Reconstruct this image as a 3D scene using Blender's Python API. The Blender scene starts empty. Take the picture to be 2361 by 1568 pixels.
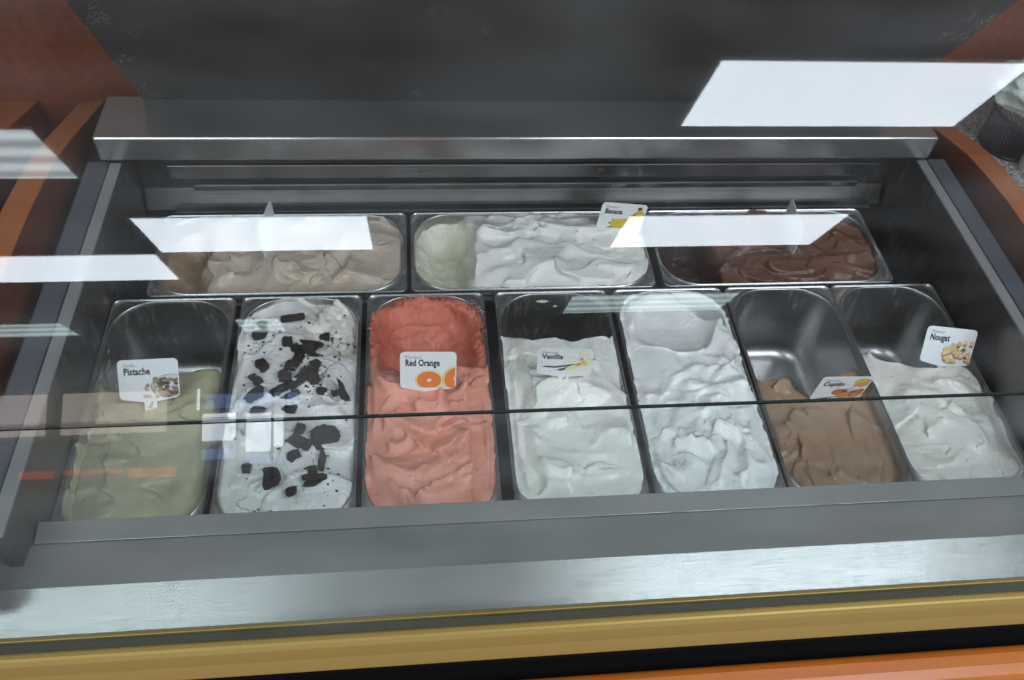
import bpy, bmesh, math, random
import numpy as np
from mathutils import Vector, Matrix

# ------------------------------------------------------------------ camera, world, exposure
scene = bpy.context.scene
col = scene.collection
R = math.radians
cam_data = bpy.data.cameras.new('camera')
cam = bpy.data.objects.new('camera', cam_data)
col.objects.link(cam)
rx, ux, wx = Vector((0.9940, -0.08702, 0.06633)), Vector((0.02607, 0.77709, 0.62885)), Vector((0.10626, 0.62335, -0.77469))
m3 = Matrix((rx, ux, -wx)).transposed().to_4x4()
m3.translation = Vector((-0.09778, -0.80291, 0.88844))
cam.matrix_world = m3
cam_data.sensor_width = 36.0
cam_data.lens = 36.0 * 1917.686 / 2361.0
cam_data.clip_start = 0.02
cam_data.clip_end = 100.0
scene.camera = cam

world = bpy.data.worlds.new('World')
scene.world = world
world.use_nodes = True
bg = world.node_tree.nodes['Background']
bg.inputs[0].default_value = (1.0, 0.945, 0.89, 1)
bg.inputs[1].default_value = 0.115
LAMP = 12.6          # radiance of a ceiling panel

scene.view_settings.view_transform = 'Standard'
scene.view_settings.look = 'None'
scene.view_settings.exposure = 0.42
scene.view_settings.gamma = 1.0
scene.render.engine = 'CYCLES'
scene.cycles.use_denoising = True
scene.cycles.denoising_input_passes = 'RGB'
scene.cycles.max_bounces = 7
scene.cycles.diffuse_bounces = 3
scene.cycles.glossy_bounces = 4
scene.cycles.transparent_max_bounces = 16
scene.cycles.caustics_reflective = False
scene.cycles.caustics_refractive = False
scene.cycles.sample_clamp_indirect = 6.0
random.seed(5)
rng = np.random.default_rng(7)

# ------------------------------------------------------------------ helpers
def mesh_obj(name, verts, faces, mat, parent=None, smooth=False, bevel=0.0, seg=2):
    me = bpy.data.meshes.new(name)
    me.from_pydata([tuple(v) for v in verts], [], [tuple(f) for f in faces])
    me.update()
    return link(name, me, mat, parent, smooth, bevel, seg)

def link(name, me, mat, parent=None, smooth=False, bevel=0.0, seg=2):
    o = bpy.data.objects.new(name, me)
    col.objects.link(o)
    if mat is not None and len(me.materials) == 0:
        me.materials.append(mat)
    if smooth:
        me.polygons.foreach_set('use_smooth', [True] * len(me.polygons))
    if parent is not None:
        o.parent = parent
    if bevel > 0:
        md = o.modifiers.new('bevel', 'BEVEL')
        md.width = bevel; md.segments = seg; md.limit_method = 'ANGLE'; md.angle_limit = R(30)
        md.harden_normals = False
    return o

def tag(o, label, cat, group=None):
    o['label'] = label; o['category'] = cat
    if group: o['group'] = group
    return o

def thing(name, label, cat, loc=(0, 0, 0), group=None):
    o = bpy.data.objects.new(name, None)
    o.empty_display_size = 0.02
    col.objects.link(o)
    o.location = loc
    return tag(o, label, cat, group)

BOXF = [(0, 3, 2, 1), (4, 5, 6, 7), (0, 1, 5, 4), (1, 2, 6, 5), (2, 3, 7, 6), (3, 0, 4, 7)]
def box(name, x0, x1, y0, y1, z0, z1, mat, parent=None, bevel=0.0, seg=2):
    v = [(x0, y0, z0), (x1, y0, z0), (x1, y1, z0), (x0, y1, z0), (x0, y0, z1), (x1, y0, z1), (x1, y1, z1), (x0, y1, z1)]
    return mesh_obj(name, v, BOXF, mat, parent, False, bevel, seg)

def extrude_x(name, prof, x0, x1, mat, parent=None, bevel=0.0, smooth=False, seg=2):
    """closed (y,z) outline swept from x0 to x1; outline counter-clockwise seen from +x"""
    n = len(prof)
    v = [(x0, y, z) for y, z in prof] + [(x1, y, z) for y, z in prof]
    f = [(i, (i + 1) % n, n + (i + 1) % n, n + i) for i in range(n)]
    f += [tuple(range(n))[::-1], tuple(range(n, 2 * n))]
    me = bpy.data.meshes.new(name)
    me.from_pydata(v, [], f); me.update()
    bm = bmesh.new(); bm.from_mesh(me)
    bmesh.ops.recalc_face_normals(bm, faces=bm.faces)
    bm.to_mesh(me); bm.free()
    return link(name, me, mat, parent, smooth, bevel, seg)

# ------------------------------------------------------------------ materials
def new_mat(name):
    m = bpy.data.materials.new(name)
    m.use_nodes = True
    nt = m.node_tree
    return m, nt, nt.nodes, nt.links, nt.nodes['Principled BSDF']

def noise(nt, scale, detail=4, rough=0.55, vec=None, stretch=None):
    n = nt.nodes.new('ShaderNodeTexNoise')
    n.inputs['Scale'].default_value = scale
    n.inputs['Detail'].default_value = detail
    n.inputs['Roughness'].default_value = rough
    tc = nt.nodes.new('ShaderNodeTexCoord')
    src = tc.outputs['Object']
    if stretch:
        mp = nt.nodes.new('ShaderNodeMapping')
        mp.inputs['Scale'].default_value = stretch
        nt.links.new(src, mp.inputs['Vector']); src = mp.outputs['Vector']
    nt.links.new(src, n.inputs['Vector'])
    return n

def ramp(nt, src, stops):
    r = nt.nodes.new('ShaderNodeValToRGB')
    cr = r.color_ramp
    while len(cr.elements) < len(stops): cr.elements.new(0.5)
    for e, (p, c) in zip(cr.elements, stops):
        e.position = p
        e.color = (c[0], c[1], c[2], 1) if not isinstance(c, (int, float)) else (c, c, c, 1)
    nt.links.new(src, r.inputs['Fac'])
    return r

def bump(nt, src, strength, dist, b, prev=None):
    bp = nt.nodes.new('ShaderNodeBump')
    bp.inputs['Strength'].default_value = strength
    bp.inputs['Distance'].default_value = dist
    nt.links.new(src, bp.inputs['Height'])
    if prev: nt.links.new(prev.outputs[0], bp.inputs['Normal'])
    nt.links.new(bp.outputs[0], b.inputs['Normal'])
    return bp

def steel(name, base, rough, stretch=(1, 40, 40), spread=0.12, bumps=0.06, smear=0.25, metallic=1.0):
    m, nt, N, L, b = new_mat(name)
    b.inputs['Metallic'].default_value = metallic
    n1 = noise(nt, 22, 2, 0.6, stretch=stretch)       # brushing
    n2 = noise(nt, 7, 3, 0.6)                          # handling marks
    r1 = ramp(nt, n2.outputs['Fac'], [(0.25, tuple(c * (1 - smear) for c in base)), (0.75, tuple(min(1, c * (1 + smear * .5)) for c in base))])
    L.new(r1.outputs[0], b.inputs['Base Color'])
    mx = N.new('ShaderNodeMath'); mx.operation = 'ADD'
    L.new(n1.outputs['Fac'], mx.inputs[0]); L.new(n2.outputs['Fac'], mx.inputs[1])
    mr = N.new('ShaderNodeMapRange')
    mr.inputs['From Min'].default_value = 0.6; mr.inputs['From Max'].default_value = 1.4
    mr.inputs['To Min'].default_value = rough - spread; mr.inputs['To Max'].default_value = rough + spread
    L.new(mx.outputs[0], mr.inputs['Value']); L.new(mr.outputs[0], b.inputs['Roughness'])
    bump(nt, n1.outputs['Fac'], bumps, 0.002, b)
    return m

M_STEEL = steel('brushed_steel', (0.56, 0.56, 0.57), 0.36)
M_STEEL_Y = steel('brushed_steel_rail', (0.145, 0.158, 0.19), 0.42, stretch=(40, 1, 40), metallic=.5)
M_FASCIA = steel('fascia_steel', (0.30, 0.30, 0.31), 0.34, metallic=.95)
M_TRIM = steel('trim_steel', (0.30, 0.305, 0.31), 0.5, stretch=(40, 1, 40), metallic=.3)
M_REAR = steel('rear_ledge_steel', (0.40, 0.395, 0.39), 0.22, spread=.06, bumps=.04, smear=.15, metallic=.80)
M_LINER = steel('well_liner_steel', (0.21, 0.205, 0.205), 0.45, stretch=(1, 30, 30), smear=0.35)
M_PAN = steel('pan_steel', (0.46, 0.457, 0.455), 0.34, stretch=(3, 3, 6), spread=0.05, bumps=0.0, smear=0.10, metallic=.96)
M_LEDGE = steel('front_ledge_steel', (0.295, 0.288, 0.280), 0.19, stretch=(1, 60, 60), spread=.05, bumps=0.08, smear=.14, metallic=.26)

def simple(name, c, rough=0.5, metallic=0.0, spec=0.5, coat=0.0):
    m, nt, N, L, b = new_mat(name)
    b.inputs['Base Color'].default_value = (*c, 1)
    b.inputs['Roughness'].default_value = rough
    b.inputs['Metallic'].default_value = metallic
    b.inputs['Specular IOR Level'].default_value = spec
    b.inputs['Coat Weight'].default_value = coat
    return m

def wood(name, c0, c1, rough=0.32, stretch=(14, 1.2, 14), coat=0.35):
    m, nt, N, L, b = new_mat(name)
    n = noise(nt, 5, 7, 0.62, stretch=stretch)
    n2 = noise(nt, 3, 3, 0.5)
    mx = N.new('ShaderNodeMath'); mx.operation = 'ADD'
    L.new(n.outputs['Fac'], mx.inputs[0]); L.new(n2.outputs['Fac'], mx.inputs[1])
    hv = N.new('ShaderNodeMath'); hv.operation = 'MULTIPLY'; hv.inputs[1].default_value = 0.5
    L.new(mx.outputs[0], hv.inputs[0])
    r = ramp(nt, hv.outputs[0], [(0.35, c0), (0.65, c1)])
    L.new(r.outputs[0], b.inputs['Base Color'])
    b.inputs['Roughness'].default_value = rough
    b.inputs['Coat Weight'].default_value = coat
    b.inputs['Coat Roughness'].default_value = 0.15
    bump(nt, n.outputs['Fac'], 0.05, 0.002, b)
    return m

M_WOOD_EDGE = wood('orange_varnished_wood', (0.29, 0.082, 0.022), (0.42, 0.140, 0.040))
M_WOOD_RED = wood('red_brown_wood', (0.105, 0.027, 0.013), (0.235, 0.060, 0.024), rough=0.45, coat=.10)
M_WOOD_RAIL = wood('polished_orange_wood', (0.40, 0.095, 0.010), (0.54, 0.16, 0.020), rough=0.30, stretch=(1.2, 14, 14), coat=0.0)
M_GOLD = simple('gold_anodised_metal', (0.42, 0.285, 0.082), 0.42, 0.5)
M_BLACK = simple('black_gap', (0.006, 0.006, 0.006), 0.8)
M_RUBBER = simple('grey_sealant', (0.10, 0.095, 0.075), 0.6)
M_SCREW = simple('screw_metal', (0.5, 0.5, 0.5), 0.3, 1.0)

def panel_mat():
    m, nt, N, L, b = new_mat('dark_grey_panel')
    n = noise(nt, 6, 6, 0.65)
    fine = noise(nt, 300, 2, 0.5)
    r = ramp(nt, n.outputs['Fac'], [(0.3, (0.054, 0.050, 0.048)), (0.7, (0.082, 0.077, 0.074))])
    # flaked speckles, gathered near the ends of the panel
    tc = N.new('ShaderNodeTexCoord'); sx = N.new('ShaderNodeSeparateXYZ')
    L.new(tc.outputs['Object'], sx.inputs[0])
    ab = N.new('ShaderNodeMath'); ab.operation = 'SUBTRACT'; ab.inputs[1].default_value = 0.075
    L.new(sx.outputs['X'], ab.inputs[0])
    aa = N.new('ShaderNodeMath'); aa.operation = 'ABSOLUTE'; L.new(ab.outputs[0], aa.inputs[0])
    mr = N.new('ShaderNodeMapRange')
    mr.inputs['From Min'].default_value = 0.47; mr.inputs['From Max'].default_value = 0.565
    mr.inputs['To Min'].default_value = -0.17; mr.inputs['To Max'].default_value = 0.01
    L.new(aa.outputs[0], mr.inputs['Value'])
    patch = noise(nt, 26, 3, 0.6)
    dots = N.new('ShaderNodeTexVoronoi'); dots.inputs['Scale'].default_value = 330
    L.new(tc.outputs['Object'], dots.inputs['Vector'])
    ad = N.new('ShaderNodeMath'); ad.operation = 'ADD'
    L.new(patch.outputs['Fac'], ad.inputs[0]); L.new(mr.outputs[0], ad.inputs[1])
    g1 = N.new('ShaderNodeMapRange'); g1.inputs['From Min'].default_value = 0.50; g1.inputs['From Max'].default_value = 0.60
    L.new(ad.outputs[0], g1.inputs['Value'])
    g2 = N.new('ShaderNodeMath'); g2.operation = 'LESS_THAN'; g2.inputs[1].default_value = 0.30
    L.new(dots.outputs['Distance'], g2.inputs[0])
    ml = N.new('ShaderNodeMath'); ml.operation = 'MULTIPLY'
    L.new(g1.outputs[0], ml.inputs[0]); L.new(g2.outputs[0], ml.inputs[1])
    # scattered lone specks
    sp = N.new('ShaderNodeTexVoronoi'); sp.inputs['Scale'].default_value = 38
    L.new(tc.outputs['Object'], sp.inputs['Vector'])
    s1 = N.new('ShaderNodeMath'); s1.operation = 'LESS_THAN'; s1.inputs[1].default_value = 0.075
    L.new(sp.outputs['Distance'], s1.inputs[0])
    s2 = N.new('ShaderNodeMath'); s2.operation = 'MULTIPLY'; s2.inputs[1].default_value = 0.22
    L.new(s1.outputs[0], s2.inputs[0])
    tot = N.new('ShaderNodeMath'); tot.operation = 'MAXIMUM'
    L.new(ml.outputs[0], tot.inputs[0]); L.new(s2.outputs[0], tot.inputs[1])
    mix = N.new('ShaderNodeMix'); mix.data_type = 'RGBA'
    L.new(tot.outputs[0], mix.inputs['Factor']); L.new(r.outputs[0], mix.inputs['A'])
    mix.inputs['B'].default_value = (0.55, 0.56, 0.56, 1)
    L.new(mix.outputs['Result'], b.inputs['Base Color'])
    b.inputs['Roughness'].default_value = 0.5
    b.inputs['Metallic'].default_value = 0.3
    bump(nt, fine.outputs['Fac'], 0.15, 0.001, b)
    return m
M_PANEL = panel_mat()

def glass_mat(name, tint, f0, haze=.022):
    m = bpy.data.materials.new(name); m.use_nodes = True
    nt = m.node_tree; N, L = nt.nodes, nt.links
    N.remove(N['Principled BSDF'])
    out = N['Material Output']
    tr = N.new('ShaderNodeBsdfTransparent'); tr.inputs[0].default_value = (*tint, 1)
    gl = N.new('ShaderNodeBsdfGlossy'); gl.inputs['Roughness'].default_value = 0.0
    lw = N.new('ShaderNodeLayerWeight'); lw.inputs['Blend'].default_value = 0.5
    p5 = N.new('ShaderNodeMath'); p5.operation = 'POWER'; p5.inputs[1].default_value = 5.0
    L.new(lw.outputs['Facing'], p5.inputs[0])
    ma = N.new('ShaderNodeMath'); ma.operation = 'MULTIPLY_ADD'
    ma.inputs[1].default_value = 1 - f0; ma.inputs[2].default_value = f0
    L.new(p5.outputs[0], ma.inputs[0])
    mx = N.new('ShaderNodeMixShader')
    L.new(ma.outputs[0], mx.inputs[0]); L.new(tr.outputs[0], mx.inputs[1]); L.new(gl.outputs[0], mx.inputs[2])
    # wiped streaks and dust; lower pane's extra haze imitates a reflected veil
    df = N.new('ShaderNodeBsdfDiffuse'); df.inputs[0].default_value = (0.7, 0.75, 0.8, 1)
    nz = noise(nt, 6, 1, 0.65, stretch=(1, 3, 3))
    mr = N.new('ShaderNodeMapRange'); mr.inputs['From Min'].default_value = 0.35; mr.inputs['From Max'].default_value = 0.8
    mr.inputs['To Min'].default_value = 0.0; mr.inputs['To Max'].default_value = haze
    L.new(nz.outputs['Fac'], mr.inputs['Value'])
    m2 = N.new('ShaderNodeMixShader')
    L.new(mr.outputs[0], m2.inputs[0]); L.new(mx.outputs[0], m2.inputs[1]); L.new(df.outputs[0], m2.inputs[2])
    L.new(m2.outputs[0], out.inputs['Surface'])
    return m
M_GLASS = glass_mat('clear_glass', (0.985, 0.99, 0.99), 0.032)
M_GLASS_LOW = glass_mat('veiled_glass_lower', (0.965, 0.985, 0.982), 0.034, .045)  # extra haze stands in for the veil of mirrored room light
M_GLASS_EDGE = simple('green_glass_edge', (0.012, 0.040, 0.036), 0.12, 0.0, 0.6)

def film(m, col_, amt, sc_=16):
    nt = m.node_tree; N, L = nt.nodes, nt.links; b = N['Principled BSDF']
    a = noise(nt, sc_, 3, 0.7); c = noise(nt, sc_ * 9, 1, 0.7, stretch=(1, 1, .25))
    ml = N.new('ShaderNodeMath'); ml.operation = 'MULTIPLY'; L.new(a.outputs['Fac'], ml.inputs[0]); L.new(c.outputs['Fac'], ml.inputs[1])
    mr = N.new('ShaderNodeMapRange'); mr.inputs['From Min'].default_value = .26; mr.inputs['From Max'].default_value = .46; mr.inputs['To Max'].default_value = amt
    L.new(ml.outputs[0], mr.inputs['Value'])
    d = N.new('ShaderNodeBsdfDiffuse'); d.inputs[0].default_value = (*col_, 1)
    mx = N.new('ShaderNodeMixShader'); L.new(mr.outputs[0], mx.inputs[0]); L.new(b.outputs[0], mx.inputs[1]); L.new(d.outputs[0], mx.inputs[2])
    L.new(mx.outputs[0], N['Material Output'].inputs['Surface'])
film(M_PAN, (0.55, 0.52, 0.48), 0.22)
film(M_LINER, (0.30, 0.29, 0.28), 0.25, 9)
film(M_LEDGE, (0.24, 0.235, 0.23), 0.22, 5)

# ------------------------------------------------------------------ room seen in the glass: lamps, shop front
def emit(name, c, s, stripes=False):
    m = bpy.data.materials.new(name); m.use_nodes = True
    nt = m.node_tree; N, L = nt.nodes, nt.links
    N.remove(N['Principled BSDF'])
    e = N.new('ShaderNodeEmission'); e.inputs[0].default_value = (*c, 1); e.inputs[1].default_value = s
    if stripes:       # tubes showing through a prismatic cover
        tc = N.new('ShaderNodeTexCoord'); sx = N.new('ShaderNodeSeparateXYZ'); L.new(tc.outputs['Object'], sx.inputs[0])
        sn = N.new('ShaderNodeMath'); sn.operation = 'MULTIPLY'; sn.inputs[1].default_value = 2 * math.pi / 0.17
        L.new(sx.outputs['Y'], sn.inputs[0])
        s2 = N.new('ShaderNodeMath'); s2.operation = 'SINE'; L.new(sn.outputs[0], s2.inputs[0])
        mr = N.new('ShaderNodeMapRange'); mr.inputs['From Min'].default_value = -1; mr.inputs['From Max'].default_value = 1
        mr.inputs['To Min'].default_value = s * 0.55; mr.inputs['To Max'].default_value = s * 1.15
        L.new(s2.outputs[0], mr.inputs['Value']); L.new(mr.outputs[0], e.inputs[1])
    L.new(e.outputs[0], N['Material Output'].inputs['Surface'])
    return m
E_PANEL = emit('lamp_diffuser_white', (0.81, 0.905, 1.0), LAMP)
E_TUBES = emit('lamp_diffuser_striped', (0.80, 0.95, 1.0), LAMP * 0.55, True)
E_OVER = emit('lamp_diffuser_soft', (0.81, 0.905, 1.0), LAMP * 0.80)
E_DIM = emit('lamp_diffuser_dim', (0.78, 0.97, 1.0), LAMP * 0.38, True)
E_DAY = emit('daylight_pane', (0.80, 0.90, 1.0), 7.0)
E_DAYBLUE = emit('daylight_pane_blue', (0.30, 0.45, 0.85), 2.6)
M_WHITE = simple('white_enamel', (0.8, 0.8, 0.8), 0.4)
M_BOARD = emit('menu_board_added_glow', (1.0, 0.86, 0.78), 2.6)  # glow added so the pale boards come out bright in the glass
M_REDSIGN = emit('red_sign_added_glow', (1.0, 0.16, 0.06), 1.9)  # likewise an added glow, so the red strips show when mirrored
M_FRAME = simple('dark_window_frame', (0.05, 0.05, 0.055), 0.4)

LAMPS = [  # x0, x1, y0, y1, material, label
    (1.19, 2.61, -3.21, -2.63, E_PANEL, 'bright white ceiling panel above the counter with the wire cup, first of its row'),
    (1.22, 2.68, -5.00, -4.42, E_PANEL, 'bright white ceiling panel mirrored over the chocolate gelato tray'),
    (-1.79, -0.42, -4.97, -4.37, E_PANEL, 'bright white ceiling panel mirrored over the hazelnut gelato tray'),
    (-3.30, -1.85, -5.57, -5.02, E_PANEL, 'bright white ceiling panel mirrored over the side rail near the pistachio tray'),
    (-3.30, -1.86, -3.79, -3.26, E_TUBES, 'striped ceiling lamp with tubes showing, mirrored over the wooden end panel'),
    (1.17, 2.63, -6.80, -6.25, E_DIM, 'dim bluish striped ceiling lamp mirrored over the vanilla tray'),
    (-4.60, -3.17, -7.20, -6.78, E_DIM, 'dim bluish striped ceiling lamp mirrored beside the empty end of the pistachio tray'),
    (-1.72, -1.36, -7.24, -6.78, E_DIM, 'small dim ceiling lamp mirrored over the cookie gelato'),
    (0.47, 1.90, -1.42, -0.85, E_OVER, 'white ceiling panel overhead on the side of the nougat tray'),
    (-2.03, -0.62, -1.42, -0.85, E_TUBES, 'white ceiling panel overhead on the side of the pistachio tray'),
]
LZ = 2.0
for x0, x1, y0, y1, mt, lab in LAMPS:
    cx, cy = (x0 + x1) / 2, (y0 + y1) / 2
    t = thing('ceiling_lamp', lab, 'ceiling lamp', (cx, cy, LZ), 'ceiling lamps of the shop')
    w, d = (x1 - x0) / 2, (y1 - y0) / 2
    mesh_obj('diffuser', [(-w, -d, 0), (w, -d, 0), (w, d, 0), (-w, d, 0)], [(0, 3, 2, 1)], mt, t)
    fr = 0.035
    v = [(-w - fr, -d - fr, .004), (w + fr, -d - fr, .004), (w + fr, d + fr, .004), (-w - fr, d + fr, .004),
         (-w - fr, -d - fr, .07), (w + fr, -d - fr, .07), (w + fr, d + fr, .07), (-w - fr, d + fr, .07)]
    mesh_obj('housing', v, BOXF, M_WHITE, t)

WY = -8.0
def pale_tiles(name, c, sc_):
    m, nt, N, L, b = new_mat(name)
    n = noise(nt, sc_, 2, 0.6)
    r_ = ramp(nt, n.outputs['Fac'], [(0.35, tuple(k * .8 for k in c)), (0.65, c)])
    L.new(r_.outputs[0], b.inputs['Base Color']); b.inputs['Roughness'].default_value = 0.35
    return m
o = mesh_obj('floor', [(-7, -8.04, -.82), (7, -8.04, -.82), (7, 2.0, -.82), (-7, 2.0, -.82)], [(0, 1, 2, 3)], pale_tiles('floor_tiles', (0.66, 0.62, 0.60), .8)); o['kind'] = 'structure'
o = mesh_obj('far_wall', [(-7, -8.05, -.82), (7, -8.05, -.82), (7, -8.05, 2.1), (-7, -8.05, 2.1)], [(0, 3, 2, 1)], pale_tiles('far_wall_paint', (0.52, 0.46, 0.42), .5)); o['kind'] = 'structure'
t = thing('shop_window', 'bright shop window with dark frame facing the gelato case', 'window', (-1.9, WY, 0.9))
def wpane(x0, x1, z0, z1, mt, nm='pane'):
    o = mesh_obj(nm, [(x0 + 1.9, 0, z0 - .9), (x1 + 1.9, 0, z0 - .9), (x1 + 1.9, 0, z1 - .9), (x0 + 1.9, 0, z1 - .9)], [(0, 1, 2, 3)], mt, t)
    return o
wpane(-2.28, -1.96, 1.10, 1.37, E_DAY); wpane(-1.86, -1.62, 0.98, 1.36, E_DAY); wpane(-1.60, -1.50, 1.02, 1.34, E_DAY)
wpane(-2.28, -1.96, 0.92, 1.02, E_DAYBLUE); wpane(-1.86, -1.52, 0.86, 0.95, E_DAYBLUE)
wpane(-2.34, -2.30, 1.41, 1.62, E_DAY, 'frame_strip'); wpane(-2.26, -1.36, 1.42, 1.56, E_DAYBLUE, 'fanlight')
for x in (-2.295, -1.945, -1.605, -1.475):
    box('mullion', x + 1.9 - .012, x + 1.9 + .012, -.02, .02, -.2, .78, M_FRAME, t)
for i, (x0, x1) in enumerate(((-4.25, -3.76), (-3.60, -2.63))):
    o = box('wall_board', x0, x1, WY - .02, WY + .02, 1.21, 1.61, M_BOARD)
    tag(o, ('narrow lit pale menu board on the wall opposite the case' if i == 0 else 'wide lit pale menu board on the wall opposite the case, beside the window'), 'board')
for i, (x0, x1, z0, z1, lab) in enumerate(((-3.95, -3.66, .80, .87, 'short red sign strip under the narrow pale board'), (-3.55, -3.02, .825, .865, 'thin red sign strip under the wide pale board'), (-2.95, -2.52, .775, .86, 'broad red sign strip next to the shop window'))):
    o = box('sign_strip', x0, x1, WY - .02, WY + .02, z0, z1, M_REDSIGN)
    tag(o, lab, 'sign')

# ------------------------------------------------------------------ the display case
case = thing('display_case', 'brushed steel gelato display case with sloping front glass and wooden ends', 'display case', (0, 0, -0.16))
def P(o):                       # parent to the case keeping world coordinates
    o.parent = case
    o.matrix_parent_inverse = Matrix.Translation((0, 0, 0.16))
    return o

XL, XR = -0.520, 0.682          # inner faces of the well
# well: floor, side walls, rear wall
P(box('well_floor', XL - .03, XR + .03, -0.42, 0.30, -0.165, -0.16, M_LINER))
P(box('well_side', XL - .012, XL, -0.40, 0.28, -0.158, 0.097, M_LINER))
P(box('well_side', XR, XR + .012, -0.40, 0.28, -0.158, 0.097, M_LINER))
P(extrude_x('well_rear', [(.285, -.158), (.285, .105), (.262, .105), (.230, .060), (.222, .010), (.205, -.020), (.205, -.158)], XL + .001, XR - .001, M_LINER, bevel=.004))
# rear fascia strips
P(box('rear_fascia', XL + .055, XR - .045, .196, .203, .048, .074, M_FASCIA, bevel=.002))
P(box('rear_trim', XL + .085, XR - .065, .197, .206, .024, .036, M_FASCIA, bevel=.002))
P(box('rear_lip', XL + .05, XR - .03, .1825, .200, -.016, -.006, M_FASCIA, bevel=.003))
sc_me = None
for px in (-.375, -.093, .185, .445):
    bm = bmesh.new()
    bmesh.ops.create_cone(bm, cap_ends=True, segments=16, radius1=.0048, radius2=.0036, depth=.003)
    bmesh.ops.rotate(bm, verts=bm.verts, cent=(0, 0, 0), matrix=Matrix.Rotation(R(90), 3, 'X'))
    me = bpy.data.meshes.new('screw'); bm.to_mesh(me); bm.free()
    s = P(link('screw', me, M_SCREW)); s.location = (px, .1945, .060)
    bm = bmesh.new(); bmesh.ops.create_cone(bm, cap_ends=True, segments=6, radius1=.0018, radius2=.0018, depth=.001)
    bmesh.ops.rotate(bm, verts=bm.verts, cent=(0, 0, 0), matrix=Matrix.Rotation(R(90), 3, 'X'))
    me = bpy.data.meshes.new('screw_socket'); bm.to_mesh(me); bm.free()
    k = link('screw_socket', me, M_BLACK, s); k.location = (0, -.0017, 0)
# side rails, two strips each
for xs, sg in ((XL, -1), (XR, 1)):
    a = xs + sg * .011
    P(box('side_rail', min(a, a + sg * .029), max(a, a + sg * .029), -0.46, .172, .060, .102, M_STEEL_Y, bevel=.002))
    b0, b1 = xs - sg * .006, xs + sg * .0095
    P(box('rail_trim', min(b0, b1), max(b0, b1), -0.40, .170, .0975, .101, M_TRIM, bevel=.001))
# rear ledge and the dark panel leaning over it
P(box('rear_ledge', -.540, .690, .165, .2640, .107, .147, M_REAR, bevel=.004, seg=3))
pd = Vector((0, -.515, .857)); pn = Vector((0, .857, .515))
p0 = Vector((0, .2535, .1475))
def panel_pt(x, s, off): q = p0 + pd * s + pn * off; return (x, q.y, q.z)
v = [panel_pt(x, s, o) for o in (0, .006) for x, s in ((-.487, 0), (.637, 0), (.637, .60), (-.487, .60))]
P(mesh_obj('rear_panel', v, [(0, 1, 2, 3), (7, 6, 5, 4), (0, 4, 5, 1), (1, 5, 6, 2), (2, 6, 7, 3), (3, 7, 4, 0)], M_PANEL))
P(box('top_bar', -.60, .75, -.11, -.045, .668, .70, M_STEEL, bevel=.004))
# front ledge
P(extrude_x('front_lip', [(-.3485, -.05), (-.3485, .030), (-.3725, .0270), (-.3725, -.05)], XL + .002, XR - .002, M_LEDGE, bevel=.0005))
P(extrude_x('front_ledge', [(-.373, -.05), (-.373, .0270), (-.427, .0350), (-.4795, .0165), (-.4795, -.05)], XL - .06, XR + .06, M_LEDGE, bevel=.002))
# gold channel that holds the glass
P(extrude_x('glass_seal', [(-.480, -.03), (-.480, .024), (-.490, .026), (-.490, -.03)], -.60, .76, M_RUBBER))
P(extrude_x('gold_trim', [(-.4905, -.055), (-.4905, .031), (-.494, .037), (-.501, .037), (-.5045, .030), (-.5075, .008), (-.5135, -.014), (-.5100, -.018), (-.500, -.018), (-.500, -.055)], -.66, .82, M_GOLD, bevel=.002, seg=3))
P(extrude_x('inner_trim', [(-.4742, .0212), (-.4742, .029), (-.4797, .030), (-.4797, .0195)], -.585, .742, M_GOLD, bevel=.001))
P(box('shadow_gap', -.70, .85, -.62, -.4800, -.32, -.2960, M_BLACK))
P(box('gap_back', -.70, .85, -.4995, -.4805, -.295, -.0560, M_BLACK))
prof = [(-.5265, -.295), (-.5265, -.046), (-.5285, -.041), (-.536, -.0385), (-.548, -.040), (-.558, -.046), (-.565, -.058), (-.568, -.075), (-.568, -.295)]
P(extrude_x('wood_rail', prof, -.75, .95, M_WOOD_RAIL, bevel=.006, seg=4))
# wooden end panels with a curved top edge
curve = [(-.47, .10), (-.40, .118), (-.30, .128), (-.20, .132), (-.044, .134), (.038, .133), (.10, .128), (.157, .121), (.20, .111), (.245, .099), (.282, .088), (.330, .074), (.369, .063)]
def end_panel(xa, xb):
    prof = curve + [(.369, -.30), (-.47, -.30)]
    o = extrude_x('end_panel', prof, xa, xb, M_WOOD_EDGE, bevel=.0015)
    o.data.materials.append(M_WOOD_RED)
    for p in o.data.polygons:
        if abs(p.normal.x) > .9: p.material_index = 1
    return P(o)
end_panel(-.625, -.590); end_panel(.745, .785)
P(box('rear_wood_panel', -1.30, 1.60, .3695, .395, -.30, 1.0, M_WOOD_RED))
P(box('end_filler', -.5895, XL - .041, -.44, .30, -.30, .058, M_LINER))
P(box('end_filler', XR + .041, .7445, -.44, .30, -.30, .058, M_LINER))

# sloping glass
t58 = R(58.0); gs = Vector((0, math.cos(t58), math.sin(t58))); gn = Vector((0, -math.sin(t58), math.cos(t58)))
g0 = Vector((0, -.485, .030))
def pane(name, s0, s1, mat):
    T = .006
    pts = [(-.588, s0), (.743, s0), (.743, s1), (-.588, s1)]
    v = []
    for off in (0, -T):
        for x, s in pts:
            q = g0 + gs * s + gn * off
            v.append((x, q.y, q.z))
    o = mesh_obj(name, v, [(0, 1, 2, 3), (7, 6, 5, 4), (0, 4, 5, 1), (1, 5, 6, 2), (2, 6, 7, 3), (3, 7, 4, 0)], mat)
    o.data.materials.append(M_GLASS_EDGE)
    for i in (2, 3, 4, 5): o.data.polygons[i].material_index = 1
    return P(o)
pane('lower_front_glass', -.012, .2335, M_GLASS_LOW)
pane('upper_front_glass', .2347, .742, M_GLASS)

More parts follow.
